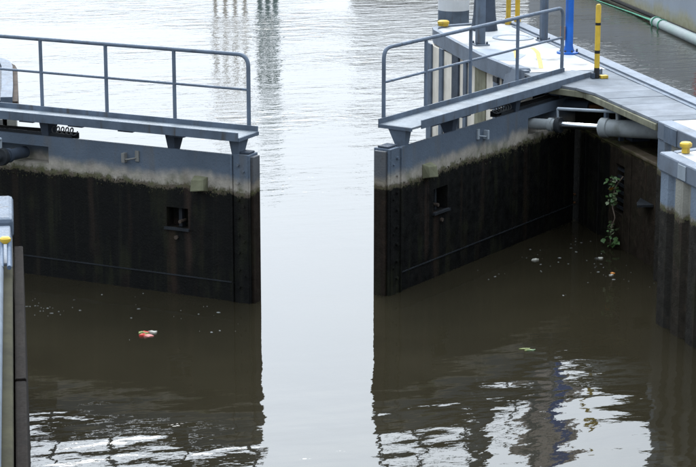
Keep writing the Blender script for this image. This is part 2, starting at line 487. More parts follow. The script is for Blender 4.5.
def make_gate(side):
    sx = 1 if side == 'L' else -1
    if side == 'L':
        root = empty('lock_gate', (-6.05, 4.12, 0), -AL, label='left lock gate leaf, blue-grey steel above dark algae, with footbridge and rails', cat='lock gate', group='mitre gate leaves')
        pocket = (1.45, 2.62, 1.97, 2.27); posts = [6.17, 4.77, 3.44, 2.13, 0.85, -0.4]; wx = (-0.6, 6.36); hole_x = (4.92, 5.33, 1.13, 1.47)
        fend = (5.46, 5.72); fair = 4.15; brs = [6.22, 5.02, 2.55, 1.0]; tray = (0.4, 3.05)
    else:
        root = empty('lock_gate', (6.02, 4.0, 0), AL, label='right lock gate leaf, blue-grey steel above dark algae, with footbridge reaching the pier', cat='lock gate', group='mitre gate leaves')
        pocket = (0.75, 1.84, 1.95, 2.27); posts = [5.78, 4.45, 2.95, 1.25, -0.5]; wx = (-.80, 6.0); hole_x = (4.64, 5.10, 1.14, 1.55)
        fend = (5.2, 5.48); fair = 3.42; brs = [5.92, 4.4, 2.2, 0.5]; tray = (0.2, 2.7)
    fn = lambda x, y, z: (x * sx, y, z)
    N = lambda: MB(fn)
    # leaf body with the sluice opening and the pocket for the ram
    m = N().box(0, LEN, 0.0, 0.045, 2.3005, 2.45)
    plate_with_holes(m, 0, LEN, -1.5, 2.30, 0.0, 0.34, [(hole_x[0], hole_x[1], hole_x[2], hole_x[3], 0.22), (pocket[0], pocket[1], pocket[2], pocket[3], 0.28)])
    skin = m.build('skin', 'gate_skin', root)
    m = N().box(0.02, LEN - 0.01, -0.012, 0.002, 0.315, 0.335)
    m.build('weld_seam', 'dark_steel', skin)
    m = N().box(hole_x[0] - .03, hole_x[1] + .03, -0.05, 0.01, hole_x[2] - .035, hole_x[2] + .004)
    sl = m.build('opening_sill', 'dark_steel', skin)
    xm = (hole_x[0] + hole_x[1]) / 2
    m = N().tube([(xm + .03, 0.02, hole_x[2] + .10), (xm + .03, 0.2, hole_x[2] + .10)], .03, 10)
    m.build('opening_pin', 'rust_pale', skin)
    m = N().box(xm - .03, xm + .03, 0.10, 0.2, hole_x[2] + .005, hole_x[3] - .004)
    m.build('opening_bar', 'dark_steel', skin)
    m = N().tube([(xm - .02, -0.035, hole_x[2] - .16), (xm - .02, 0.01, hole_x[2] - .16)], .035, 8)
    m.build('stud', 'rust_pale', skin)
    # vertical stiffener near the tip
    m = N().box(LEN - .045, LEN - .012, -0.045, -0.002, -1.4, 2.45)
    m.build('stiffener', 'gate_skin', root)
    # weed clinging along the tide line
    rt = random.Random(5 if side == 'L' else 6)
    m = N()
    for k in range(300):
        x = rt.uniform(0.02, LEN - .06); zc = 1.80 + rt.gauss(0, .035) + .03 * math.sin(x * 2.1 + sx); q = rt.uniform(.006, .019)
        if hole_x[0] - .05 < x < hole_x[1] + .05 and zc < hole_x[3]: continue
        dn = q * rt.uniform(1.0, 3.5)
        m.add([(x - q, .001, zc), (x + q * rt.uniform(.6, 1.2), .001, zc + q * rt.uniform(-.4, .6)), (x + rt.uniform(-.5, .5) * q, .001, zc - dn), (x, -q * .9, zc - q * .3)], [(0, 1, 3), (1, 2, 3), (2, 0, 3), (0, 2, 1)])
    tag(m.build('weed_fringe', 'weed', skin), kind='stuff')
    # mitre post
    m = N(); plate_with_holes(m, LEN + .003, LEN + .27, -1.5, 2.465, -0.02, 0.32, [])
    post = m.build('mitre_post', 'gate_skin', root, 0.012)
    m = N().box(LEN + .272, LEN + .335, 0.055, 0.27, -1.5, 2.43)
    m.build('seal_strip', 'seal_skin', post, 0.01)
    m = N().box(LEN + .272, LEN + .288, -0.012, 0.035, -1.5, 2.46)
    m.build('edge_bar', 'gate_skin', post)
    for k in range(9):
        zz = 2.30 - 0.29 * k
        N().tube([(LEN + .09, -0.055, zz), (LEN + .09, -0.018, zz)], .028, 8).build('bolt', 'gate_skin', post)
        if k % 2 == 0:
            N().tube([(LEN + .19, -0.045, zz - .1), (LEN + .19, -0.018, zz - .1)], .02, 8).build('bolt', 'gate_skin', post)
    m = N().box(LEN - .03, LEN + .25, 0.05, 0.26, 2.467, 2.50)
    m.build('post_head', 'paint_dark', post, 0.01)
    # small fixtures on the front
    m = N().hexa([(fend[0], -.16, 1.80), (fend[1], -.16, 1.84), (fend[1], 0.0, 1.80), (fend[0], 0.0, 1.78), (fend[0] + .02, -.14, 2.0), (fend[1] - .03, -.12, 2.02), (fend[1], 0.0, 2.05), (fend[0], 0.0, 2.05)])
    m.build('fender_block', 'green_block', root, 0.015)
    m = N().box(fair - .03, fair + .03, -.09, 0.0, 2.15, 2.31)
    m.tube(bend([(fair + .02, -.05, 2.20), (fair + .12, -.10, 2.22), (fair + .22, -.02, 2.24)], .06), .014, 8)
    m.box(fair + .20, fair + .27, -.03, 0.0, 2.18, 2.36)
    m.build('eye_bracket', 'steel_pale' if side == 'R' else 'stone_grey', root, 0.004)
    # walkway on brackets
    WZ = 2.76
    y0, y1 = -0.13, 0.53
    m = N().box(wx[0], wx[1], y0 + .012, y1 - .012, WZ - .035, WZ)
    walk = m.build('walkway_plate', 'walk_plate', root)
    m = N().box(wx[0], wx[1] - (0.28 if side == 'R' else 0.0), y0 - .012, y0 + .012, WZ - .06, WZ + .085)
    m.build('toe_board', 'paint', root, 0.004)
    m = N().box(wx[0] + (.35 if side == 'R' else 0), wx[1], y1 - .012, y1 + .012, WZ - .06, WZ + .085)
    m.build('toe_board', 'paint', root, 0.004)
    m = N().box(wx[1] + .002, wx[1] + .02, y0, y1, WZ - .06, WZ - .003)
    m.build('end_edge', 'paint', walk)
    k = 0.3
    while k < wx[1] - .2:
        m = N().box(k - .14, k + .14, y0 + .02, y0 + .34, WZ - .085, WZ - .037)
        m.build('joist', 'paint_dark', walk)
        k += 0.98
    for b in brs:
        m = N().hexa([(b - .05, .048, 2.303), (b + .05, .048, 2.303), (b + .05, .16, 2.303), (b - .05, .16, 2.303),
                      (b - .115, .0, WZ - .037), (b + .075, .0, WZ - .037), (b + .075, .36, WZ - .037), (b - .115, .36, WZ - .037)])
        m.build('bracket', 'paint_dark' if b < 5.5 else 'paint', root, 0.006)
    # handrail on the far side of the walkway
    yr = y1 + .045
    zt = WZ + 1.23
    pb = WZ - .05
    a, b = posts[0], posts[-1]
    m = N().tube(bend([(a, yr, pb), (a, yr, zt), (b, yr, zt), (b, yr, pb)], .2, 8), .034, 12)
    rail = m.build('top_rail', 'paint_rail', root)
    m = N().tube([(a, yr, WZ + .66), (b, yr, WZ + .66)], .022, 10)
    m.build('middle_rail', 'paint_rail', root)
    for p in posts[1:-1]:
        m = N().tube([(p, yr, pb), (p, yr, zt)], .032, 10)
        m.build('rail_post', 'paint_rail', root)
    for p in posts:
        m = N().box(p - .06, p + .06, y1 + .013, y1 + .03, WZ - .05, WZ + .07)
        m.build('post_clamp', 'paint', rail)
    # hoses in a tray on the leaf top
    m = N().box(tray[0], tray[1], .06, .30, 2.40, 2.42).box(tray[0], tray[1], .06, .075, 2.42, 2.50).box(tray[0], tray[1], .285, .30, 2.42, 2.50).box(tray[0] + .1, tray[0] + .2, .08, .28, 2.302, 2.40).box(tray[1] - .3, tray[1] - .2, .08, .28, 2.302, 2.40)
    tr = m.build('hose_tray', 'dark_steel', root)
    for q, yy in enumerate((.12, .18, .24)):
        m = N().tube([(tray[0] + .05, yy, 2.47), (tray[1] - .5, yy, 2.47 + .02 * q)], .022, 8)
        m.build('hose', 'rubber', tr)
    pts = []
    x_c = tray[1] - .22
    for k in range(61):
        an = k / 60 * 2 * math.pi * 5
        pts.append((x_c - .24 + .46 * k / 60, .18 + .075 * math.cos(an), 2.53 + .06 * math.sin(an)))
    m = N().tube(pts, .012, 6)
    m.build('coiled_hose', 'hose', tr)
    return root
gateL = make_gate('L')
gateR = make_gate('R')

# ---------------------------------------------------------------- hydraulic rams
def ram(a, b, label, rodlen, end_mat='cyl_paint'):
    A = Vector(a); B = Vector(b); d = (B - A); L = d.length; d.normalize()
    side = d.cross(Vector((0, 0, 1))).normalized(); up = side.cross(d)
    root = empty('hydraulic_cylinder', a, label=label, cat='hydraulic cylinder', group='hydraulic rams driving the gates')
    fn = lambda x, y, z: d * x + side * y + up * z
    N = lambda: MB(fn)
    N().tube([(-.12, 0, 0), (.30, 0, 0), (.31, 0, 0), (.38, 0, 0), (.385, 0, 0), (.46, 0, 0)], [.10, .10, .125, .125, .10, .10], 16).build('rod_end', end_mat, root)
    N().tube([(.46, 0, 0), (.47, 0, 0), (.54, 0, 0), (.55, 0, 0)], [.14, .15, .15, .14], 16).build('locking_collar', 'dark_steel', root)
    N().tube([(.55, 0, 0), (.55 + rodlen, 0, 0)], .062, 16).build('rod', 'chrome', root)
    s0 = .55 + rodlen
    N().tube([(s0, 0, 0), (s0 + .02, 0, 0), (s0 + .16, 0, 0), (s0 + .18, 0, 0)], [.15, .175, .175, .15], 18).build('gland', 'cyl_paint', root)
    N().tube([(s0 + .18, 0, 0), (L + .35, 0, 0)], .155, 18).build('barrel', 'cyl_paint', root)
    p = N().tube([(.50, .02, .30), (s0 + .35, .02, .30)], .028, 10).build('feed_pipe', 'steel_pale', root)
    N().tube([(.50, .02, .12), (.50, .02, .30)], .022, 8).build('pipe_drop', 'steel_pale', p)
    N().tube([(s0 + .35, .02, .15), (s0 + .35, .02, .34)], .03, 8).build('pipe_union', 'cyl_paint', p)
    N().box(s0 + .2, L + .2, -.20, -.17, -.10, -.04).build('guard_bar', 'steel_pale', root)
    return root
ram((4.83, 2.98, 2.13), (6.45, 1.08, 2.27), 'hydraulic ram with chrome rod pushing the right gate, under the plank platform', .80)
ram((-4.50, 2.80, 2.11), (-6.3, 1.0, 2.2), 'dark hydraulic ram joined to the left gate at the picture edge', .60, 'paint_dark')

# ---------------------------------------------------------------- right bank: lock wall with the gate recess
wall = empty('lock_wall', (6.1, 3.9, 0), label='dark stained gate recess wall of the lock under the plank platform', cat='wall')
def W(mb, name, mat, bevel=0.0, parent=wall):
    o = mb.build(name, mat, parent, bevel)
    o.matrix_parent_inverse = Matrix.Translation(-Vector(parent.location))
    return o
# stone facing in courses: vertical slabs with joints
ys = [4.35, 3.62, 2.95, 2.42, 1.42, 0.75, 0.05, -0.42]
for i in range(len(ys) - 1):
    a, b = ys[i], ys[i + 1]
    off = random.uniform(-.012, .012)
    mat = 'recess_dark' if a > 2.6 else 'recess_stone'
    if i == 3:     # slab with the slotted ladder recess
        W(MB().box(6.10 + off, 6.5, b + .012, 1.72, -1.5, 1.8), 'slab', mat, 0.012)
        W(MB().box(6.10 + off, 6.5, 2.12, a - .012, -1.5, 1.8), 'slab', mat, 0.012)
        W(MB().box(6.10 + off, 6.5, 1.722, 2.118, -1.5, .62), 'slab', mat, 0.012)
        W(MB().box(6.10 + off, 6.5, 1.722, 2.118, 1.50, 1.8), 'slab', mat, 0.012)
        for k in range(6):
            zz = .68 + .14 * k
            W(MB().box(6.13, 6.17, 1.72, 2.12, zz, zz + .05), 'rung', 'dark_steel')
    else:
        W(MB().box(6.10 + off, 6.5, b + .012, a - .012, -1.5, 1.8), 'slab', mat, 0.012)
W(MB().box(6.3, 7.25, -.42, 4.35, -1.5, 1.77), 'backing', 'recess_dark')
# ledge stone
W(MB().box(6.06, 6.30, -.42, 1.9, 1.803, 1.87), 'ledge', 'recess_stone', 0.02)
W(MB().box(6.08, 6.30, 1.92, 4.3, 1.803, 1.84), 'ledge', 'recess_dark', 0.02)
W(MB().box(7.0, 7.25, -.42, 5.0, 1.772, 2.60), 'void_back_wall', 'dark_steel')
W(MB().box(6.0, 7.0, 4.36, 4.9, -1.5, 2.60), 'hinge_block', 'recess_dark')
W(MB().box(6.6, 6.95, 2.6, 2.9, 1.772, 2.6), 'support_post', 'paint_dark')
W(MB().tube([(6.0, 3.4, 2.32), (6.9, 2.3, 2.36)], .05, 10), 'pipe', 'rust')
W(MB().tube([(5.7, 3.75, 2.30), (6.05, 3.34, 2.32)], .11, 12), 'pipe_joint', 'paint_dark')
W(MB().box(6.25, 6.33, 2.35, 2.43, 1.85, 2.6), 'support_post', 'paint_dark')
# mooring hooks and a bracket plate
for zz in (0.34, 0.50):
    W(MB().tube(bend([(6.1, 4.20, zz), (5.99, 4.20, zz + .01), (5.99, 4.08, zz + .01), (6.1, 4.08, zz)], .04), .022, 8), 'hook', 'rust')
W(MB().hexa([(6.09, .95, 1.07), (6.09, .38, 1.07), (5.80, .42, 1.07), (5.88, .62, 1.07), (6.09, .95, 1.11), (6.09, .38, 1.11), (5.80, .42, 1.11), (5.88, .62, 1.11)]), 'bracket_plate', 'dark_steel')

# ---------------------------------------------------------------- plank platform over the recess
plat = empty('plank_platform', (6.4, 2, DZ), label='grey weathered plank platform over the ram beside the lock', cat='platform')
def Pf(mb, name, mat, bevel=0.0, parent=plat):
    return W(mb, name, mat, bevel, parent)
y = 4.88
i = 0
while y > -0.40:
    wd = 0.62 + random.uniform(-.03, .03)
    a, b = y, max(y - wd, -0.44)
    def xl(yy):
        if yy > 3.5: return 5.30
        if yy > 2.85: return 5.30 + (3.5 - yy) / .65 * .45
        return 5.75
    dz = random.uniform(-.004, .004)
    x_a, x_b = xl(a - .005), xl(b + .005)
    poly = [(x_a, a - .006), (x_b, b + .006), (6.98, b + .006), (6.98, a - .006)]
    Pf(MB().prism(poly, DZ - .05 + dz, DZ + dz), 'plank', 'plank' if random.random() < .55 else 'plank_light', 0.006)
    y -= wd; i += 1
Pf(MB().box(5.72, 5.82, -.42, 2.86, DZ - .17, DZ - .055), 'fascia_beam', 'olive_beam', 0.01)
Pf(MB().hexa([(5.28, 3.5, DZ - .17), (5.72, 2.865, DZ - .17), (5.80, 2.90, DZ - .17), (5.36, 3.54, DZ - .17), (5.28, 3.5, DZ - .056), (5.72, 2.865, DZ - .056), (5.80, 2.90, DZ - .056), (5.36, 3.54, DZ - .056)]), 'fascia_beam', 'olive_beam', 0.01)
for yy in (2.3, 1.3, 0.3):
    Pf(MB().box(5.84, 6.98, yy - .05, yy + .05, DZ - .16, DZ - .058), 'joist', 'paint_dark')
Pf(MB().box(5.84, 5.90, 2.05, 2.15, DZ - .42, DZ - .162), 'hanger', 'paint')

# ---------------------------------------------------------------- upstream pier on the right
pier = empty('lock_pier', (6.3, 8, 0), label='narrow pier with white deck, grey steel kerbs and fender posts', cat='pier')
def Pi(mb, name, mat, bevel=0.0):
    return W(mb, name, mat, bevel, pier)
left = [(5.32, 4.9), (5.20, 5.4), (5.13, 7.0), (5.22, 9.0), (5.32, 10.75)]
def kx(y): return 7.28 + (y - 3.0) * 0.037      # outer edge of the kerb
body = left + [(5.42, 11.15), (5.75, 11.42), (7.1, 11.75), (7.45, 11.6), (kx(11.0), 11.2), (kx(4.9), 4.9)]
ins = [(x + .10, yv) for x, yv in left] + [(5.52, 11.05), (5.80, 11.30), (7.05, 11.6), (7.25, 11.45), (kx(11.0) - .28, 11.1), (kx(4.9) - .28, 4.9)]
Pi(MB().prism(ins, DZ - .3, DZ), 'deck', 'deck_white')
# steel cap around the deck (built as a strip)
def strip(outer, inner, z0, z1):
    m = MB()
    for i in range(len(outer) - 1):
        a, b = outer[i], outer[i + 1]; c, d = inner[i + 1], inner[i]
        m.hexa([(*a, z0), (*b, z0), (*c, z0), (*d, z0), (*a, z1), (*b, z1), (*c, z1), (*d, z1)])
    return m
oL = left + [(5.42, 11.15), (5.75, 11.42), (7.1, 11.75)]
iL = ins[:8]
Pi(strip(oL, [(x + .001, yv) for x, yv in iL], DZ - .26, DZ + .035), 'cap_beam', 'steel_cap')
oR = [(7.1, 11.76), (7.45, 11.6)] + [(kx(yv), yv) for yv in (11.2, 9, 7, 5, 3, 1, -.44)]
iR = [(7.06, 11.6), (7.25, 11.45)] + [(kx(yv) - .27, yv) for yv in (11.1, 9, 7, 5, 3, 1, -.44)]
kerb = Pi(strip(oR, iR, DZ - .22, DZ + .045), 'kerb', 'steel_cap')
iR2 = [(x - .10, yv) for x, yv in [(kx(yv) - .27, yv) for yv in (11.0, 9, 7, 5, 3, 1, -.44)]]
Pi(strip([(kx(yv) - .275, yv) for yv in (11.0, 9, 7, 5, 3, 1, -.44)], iR2, DZ - .02, DZ + .012), 'kerb_edge', 'paint')
Pi(MB().box(7.02, 7.22, -.42, 11.3, -1.5, DZ - .23), 'outer_wall', 'pile_skin')
# chamber side: cream panels between steel fender posts
Pi(MB().box(5.275, 5.60, 5.2, 11.0, -1.5, DZ - .30), 'wall_panel', 'cream')
Pi(MB().box(5.55, 7.1, 11.0, 11.3, -1.5, DZ - .30), 'wall_panel', 'cream')
for yy, wd, mt in ((10.80, .17, 'paint'), (9.95, .12, 'paint'), (8.95, .22, 'paint_dark'), (8.30, .10, 'paint'), (7.35, .34, 'olive_beam'), (6.35, .14, 'paint_rail'), (5.75, .22, 'paint')):
    Pi(MB().box(5.23 if mt != 'olive_beam' else 5.25, 5.274, yy - wd, yy + wd, -1.5, DZ - .262), 'fender_post', mt, 0.01)
# machinery box and a grey patch on the deck edge by the gate
Pi(MB().hexa([(5.14, 5.0, 2.30), (5.14, 5.75, 2.30), (5.6, 5.75, 2.30), (5.6, 5.0, 2.30), (5.22, 5.05, DZ + .07), (5.22, 5.65, DZ + .05), (5.5, 5.65, DZ + .04), (5.5, 5.05, DZ + .06)]), 'hinge_cover', 'steel_cap', 0.04)
Pi(MB().box(5.09, 5.13, 5.85, 6.10, 2.40, 2.52), 'cover_slot', 'dark_steel')
Pi(MB().prism([(5.30, 6.5), (5.65, 6.3), (6.1, 7.0), (5.75, 7.9), (5.32, 8.0)], DZ + .001, DZ + .006), 'deck_plate', 'deck_patch')
# yellow paint marks
m = MB()
pts = [(6.56, 7.9), (6.50, 7.5), (6.40, 7.1), (6.26, 6.7), (6.12, 6.25), (5.97, 5.8), (5.80, 5.3)]
for i in range(len(pts) - 1):
    a, b = Vector(pts[i]), Vector(pts[i + 1]); n = Vector((b.y - a.y, a.x - b.x)).normalized() * .045
    m.add([(*(a - n), DZ + .004), (*(b - n), DZ + .004), (*(b + n), DZ + .004), (*(a + n), DZ + .004)], [(0, 1, 2, 3)])
Pi(m, 'painted_line', 'yellow')
Pi(MB().hexa([(6.11, 7.8, DZ + .001), (5.72, 6.6, DZ + .001), (5.80, 6.6, DZ + .001), (6.19, 7.8, DZ + .001), (6.11, 7.8, DZ + .009), (5.72, 6.6, DZ + .009), (5.80, 6.6, DZ + .009), (6.19, 7.8, DZ + .009)]), 'painted_line', 'yellow')
# round cover set in the deck
ring = empty('manhole_cover', (6.65, 9.33, DZ), label='round grey ring cover set flush in the white pier deck', cat='manhole cover')
m = MB(); n = 40
for r0, r1, z1 in ((.34, .44, .018),):
    v = []
    for k in range(n):
        a = 2 * math.pi * k / n
        for r, zz in ((r0, .001), (r0, z1), (r1, z1), (r1, .001)):
            v.append((r * math.cos(a), r * math.sin(a), zz))
    f = [(4 * k + j, 4 * k + (j + 1) % 4, 4 * ((k + 1) % n) + (j + 1) % 4, 4 * ((k + 1) % n) + j) for k in range(n) for j in range(4)]
    m.add(v, f)
m.build('ring_frame', 'deck_patch', ring)
MB().lathe([(.335, .001), (.335, .012), (.32, .013)], 0, 0, 40).build('lid', 'deck_white', ring)

# ---------------------------------------------------------------- things standing on the pier
def post_root(name, x, y, label, cat, group=None, z=DZ):
    return empty(name, (x, y, z), label=label, cat=cat, group=group)
def bolted_base(root, mat, half, n=4, round_=False, th=.03):
    if round_:
        b = MB().lathe([(half, .0), (half, th), (half * .9, th + .008)], 0, 0, 20).build('base_plate', mat, root)
    else:
        b = MB().box(-half, half, -half, half, 0.0, th).build('base_plate', mat, root, .004)
    for k in range(n):
        a = math.pi / 4 + k * math.pi * 2 / n
        MB().lathe([(.022, th), (.022, th + .03), (.012, th + .05)], half * (.72 if round_ else 1.0) * math.cos(a), half * (.72 if round_ else 1.0) * math.sin(a), 8).build('bolt', 'paint_dark', b)
r = post_root('steel_post', 5.65, 8.55, 'blue-grey square steel post with bolted foot plate in front of the flared column', 'post')
bolted_base(r, 'steel_cap', .16)
MB().box(-.085, .085, -.085, .085, .03, 4.2).build('shaft', 'paint', r, .01)
r = post_root('lamp_column', 6.45, 10.65, 'dark grey flared column foot on the far end of the white deck', 'column')
MB().lathe([(.30, 0), (.285, .10), (.25, .35), (.225, .8), (.215, 5.5)], 0, 0, 12).build('shaft', 'dark_steel' if False else 'paint_dark', r)
r = post_root('steel_post', 7.12, 8.74, 'slim blue-grey steel post near the outer kerb, left of the blue pole', 'post')
bolted_base(r, 'steel_cap', .13)
MB().box(-.072, .072, -.072, .072, .03, 4.0).build('shaft', 'paint', r, .01)
r = post_root('blue_pole', 7.02, 7.0, 'bright blue round pole with wide round foot flange on the pier', 'pole')
bolted_base(r, 'blue_post', .245, 8, True, .035)
MB().lathe([(.12, .035), (.095, .10), (.082, .16), (.08, 5.2)], 0, 0, 20).build('shaft', 'blue_post', r)
MB().box(-.19, -.105, -.06, .02, .28, .56).build('tag_plate', 'sign_brown', r, .005)
r = post_root('marker_pole', 6.40, 3.93, 'yellow and black banded marker pole with dark foot at the walkway end', 'pole')
MB().lathe([(.052, .0), (.052, .20)], 0, 0, 14).build('foot_band', 'black_band', r)
MB().lathe([(.05, .20), (.05, .47)], 0, 0, 14).build('yellow_band', 'yellow', r)
MB().lathe([(.051, .47), (.051, .53)], 0, 0, 14).build('black_ring', 'black_band', r)
MB().lathe([(.05, .53), (.05, 1.0)], 0, 0, 14).build('yellow_band', 'yellow', r)
MB().lathe([(.051, 1.0), (.051, 1.05)], 0, 0, 14).build('black_ring', 'black_band', r)
MB().lathe([(.05, 1.05), (.05, 1.36), (.035, 1.39), (.01, 1.40)], 0, 0, 14).build('yellow_band', 'yellow', r)
MB().box(.055, .20, -.10, .02, .0, .06).build('foot_lug', 'yellow', r, .01)
MB().box(-.11, -.05, -.06, .06, .0, .11).build('foot_clamp', 'paint_dark', r, .01)
for x, y, lb in ((7.25, 11.35, 'yellow tubular ladder rail at the pier end, left of the pair'), (7.50, 11.45, 'yellow tubular ladder rail at the pier end, right of the pair')):
    r = post_root('ladder_rail', x, y, lb, 'ladder rail', 'yellow rails at the pier end')
    MB().lathe([(.075, 0), (.075, .16)], 0, 0, 12).build('socket', 'yellow', r)
    MB().lathe([(.055, .16), (.055, .9)], 0, 0, 12).build('lower_tube', 'yellow', r)
    MB().lathe([(.057, .9), (.057, .97)], 0, 0, 12).build('black_ring', 'black_band', r)
    MB().lathe([(.055, .97), (.055, 1.9)], 0, 0, 12).build('upper_tube', 'yellow', r)
r = post_root('mooring_bollard', 5.72, 11.30, 'low yellow bollard cap on the far corner of the pier', 'bollard', z=DZ + .03)
MB().lathe([(.11, 0), (.11, .03), (.13, .05), (.13, .10), (.10, .12)], 0, 0, 16).build('cap', 'yellow', r)
r = post_root('mooring_bollard', 5.09, -3.05, 'small yellow mushroom bollard on the near right quay corner', 'bollard')
MB().lathe([(.065, 0), (.06, .08), (.065, .09)], 0, 0, 16).build('stem', 'yellow', r)
MB().lathe([(.085, .09), (.095, .105), (.095, .145), (.075, .165), (.03, .17)], 0, 0, 16).build('cap', 'yellow', r)
# big white pile beyond the pier
r = empty('mooring_pile', (6.6, 13.3, 0), label='thick white mooring pile with blue-grey lower band behind the pier', cat='mooring pile')
MB().lathe([(.36, -2), (.36, 2.86)], 0, 0, 24).build('lower_band', 'paint', r)
MB().lathe([(.361, 2.86), (.361, 5.6)], 0, 0, 24).build('white_shaft', 'white_paint', r)

# ---------------------------------------------------------------- near right bulkhead
bulk = empty('sheet_pile_bulkhead', (4.73, -2.86, 0), label='near right sheet pile quay with steel cap, rust stains and dark waterline', cat='quay')
def Bk(mb, name, mat, bevel=0.0):
    return W(mb, name, mat, bevel, bulk)
def pile_face(x, ya, yb, z1, adder, width=0.56, depth=.07, mats=('pile_skin', 'pile_rust')):
    """a row of trapezoid sheet piles facing -X from ya down to yb"""
    y = ya; i = 0
    while y > yb + .05:
        q = min(width, y - yb)
        a, b, c, d, e = y, y - q * .12, y - q * .5, y - q * .62, y - q
        prof = [(x, a), (x, c), (x + depth, d), (x + depth, e)]
        m = MB()
        v = [(px_, py_, -1.5) for px_, py_ in prof] + [(px_, py_, z1) for px_, py_ in prof]
        bk = [(x + .3, e, -1.5), (x + .3, a, -1.5), (x + .3, e, z1), (x + .3, a, z1)]
        v += bk
        f = [(0, 1, 5, 4), (1, 2, 6, 5), (2, 3, 7, 6), (4, 5, 6, 7, 10, 11), (3, 8, 10, 7), (0, 4, 11, 9)]
        m.add(v, f)
        adder(m, 'sheet_pile', mats[i % 2] if random.random() < .8 else mats[(i + 1) % 2])
        y -= q; i += 1
pile_face(4.76, -2.90, -12.9, DZ - .30, Bk)
pile_face(5.78, -.42, -2.62, DZ - .30, Bk)
# caps
Bk(MB().box(4.73, 4.96, -13, -2.862, DZ - .30, DZ), 'cap_plate', 'steel_cap', .03)
Bk(MB().hexa([(4.965, -2.862, DZ - .30), (4.965, -3.02, DZ - .30), (5.745, -2.76, DZ - .30), (5.745, -2.60, DZ - .30), (4.965, -2.862, DZ + .002), (4.965, -3.02, DZ + .002), (5.745, -2.76, DZ + .002), (5.745, -2.60, DZ + .002)]), 'cap_plate', 'steel_cap', .02)
Bk(MB().box(5.75, 6.02, -2.60, -.44, DZ - .30, DZ + .002), 'cap_plate', 'steel_cap', .02)
for k in range(8):
    yy = -3.75 - k * 1.0
    Bk(MB().box(4.712, 4.727, yy - .14, yy + .14, DZ - .26, DZ - .04), 'cap_bolt_plate', 'paint' if k % 2 else 'steel_pale')
Bk(MB().box(5.732, 5.747, -1.25, -.75, DZ - .29, DZ - .02), 'cap_bolt_plate', 'paint')
Bk(MB().prism([(4.965, -13), (4.965, -3.02), (5.745, -2.76), (6.02, -2.6), (6.02, -.44), (8.2, -.44), (8.2, -13)], DZ - .31, DZ - .012), 'deck', 'deck_white')
Bk(MB().box(5.12, 8.1, -12.8, -3.1, -1.5, DZ - .32), 'fill', 'stone_grey')
Bk(MB().box(6.14, 8.1, -3.0, -.5, -1.5, DZ - .32), 'fill', 'stone_grey')

# ---------------------------------------------------------------- near left pier wall (flared away from the lock)
lp = empty('sheet_pile_bulkhead', (-5.32, -4.0, 0), R(-5.9), label='near left sheet pile quay edge with pale tubular rim and dark wet piles', cat='quay')
def Lp(mb, name, mat, bevel=0.0):
    return mb.build(name, mat, lp, bevel)
# local: +x towards the lock chamber, -y towards the camera
def fnl(x, y, z): return (-x, y, z)
def lp_add(m, name, mat):
    m.v = [fnl(*p) for p in m.v]
    return m.build(name, mat, lp)
pile_face(0.03, .40, -16, DZ - .28, lp_add, mats=('pile_rust', 'recess_stone'))
Lp(MB().box(-2.6, -.40, -16, -.2, -1.5, DZ - .30), 'fill', 'stone_grey')
Lp(MB().box(-2.6, -.30, -16, -.02, DZ - .28, DZ - .10), 'deck', 'steel_cap')
Lp(MB().box(-.40, -.015, -16, -2.6, DZ - .279, DZ - .19), 'edge_beam', 'edge_olive', .03)
for k in range(5):
    Lp(MB().box(-.005, .115, -3.545 - k * 3.0, -.55 - k * 3.0, -1.5, 2.30 + .012 * math.sin(k * 2.3)), 'fender_board', 'wet_timber', .018)
Lp(MB().tube([(-.22, -16, DZ - .08), (-.22, -2.6, DZ - .08), (-.26, -2.2, DZ - .10)], .10, 14), 'rim_tube', 'steel_cap')
Lp(MB().box(-1.6, .0, -.95, .50, DZ - .26, DZ + .03), 'end_block', 'paint', .06)
Lp(MB().box(-1.5, -.18, -.72, .28, DZ + .032, DZ + .036), 'panel_border', 'paint_dark', .001)
Lp(MB().box(-1.5, -.22, -.65, .21, DZ + .037, DZ + .045), 'end_panel', 'paint', .003)
Lp(MB().hexa([(-.40, -2.58, DZ - .27), (-.012, -2.58, DZ - .27), (-.02, -.97, DZ - .27), (-.40, -.97, DZ - .27), (-.40, -2.58, DZ - .17), (-.05, -2.58, DZ - .17), (-.04, -.97, DZ - .06), (-.40, -.97, DZ - .06)]), 'edge_transition', 'steel_cap', .02)
r = empty('ladder_grip', (-5.66, -6.35, DZ - .1), R(-5.9), label='yellow capped ladder grip with blue tubes on the near left quay edge', cat='ladder grip')
for dx in (-.05, .045):
    MB().tube([(dx, -.9, .05), (dx, -.1, .10), (dx, 0, .16)], .028, 10).build('tube', 'blue_tube', r)
MB().lathe([(.06, .14), (.07, .16), (.07, .20), (.05, .22), (.02, .225)], 0, 0, 14).build('cap', 'yellow', r)

# ---------------------------------------------------------------- far left quay nose behind the left gate
lq = empty('lock_pier', (-4.6, 6, 0), label='rounded nose of the left pier behind the left gate, grey kerb and brown piles', cat='pier')
def Lq(mb, name, mat, bevel=0.0):
    return W(mb, name, mat, bevel, lq)
def offset(pl, d):
    out = []
    for i, p in enumerate(pl):
        a = Vector(pl[max(i - 1, 0)]); b = Vector(pl[min(i + 1, len(pl) - 1)])
        t_ = (b - a).normalized()
        out.append((p[0] - t_.y * d, p[1] + t_.x * d))
    return out
on = [(-4.36, 4.4), (-4.22, 5.6), (-4.10, 6.8), (-3.98, 8.0)]
for k in range(1, 13):
    a = math.pi / 2 * k / 12
    on.append((-5.18 + 1.22 * math.cos(a), 8.3 + 1.65 * math.sin(a)))
on.append((-7.5, 10.0))
o1, o2, o3, o4 = offset(on, .09), offset(on, .30), offset(on, .34), offset(on, .50)
Lq(strip(on, o1, DZ - .30, DZ - .03), 'kerb_rim', 'rust_pale')
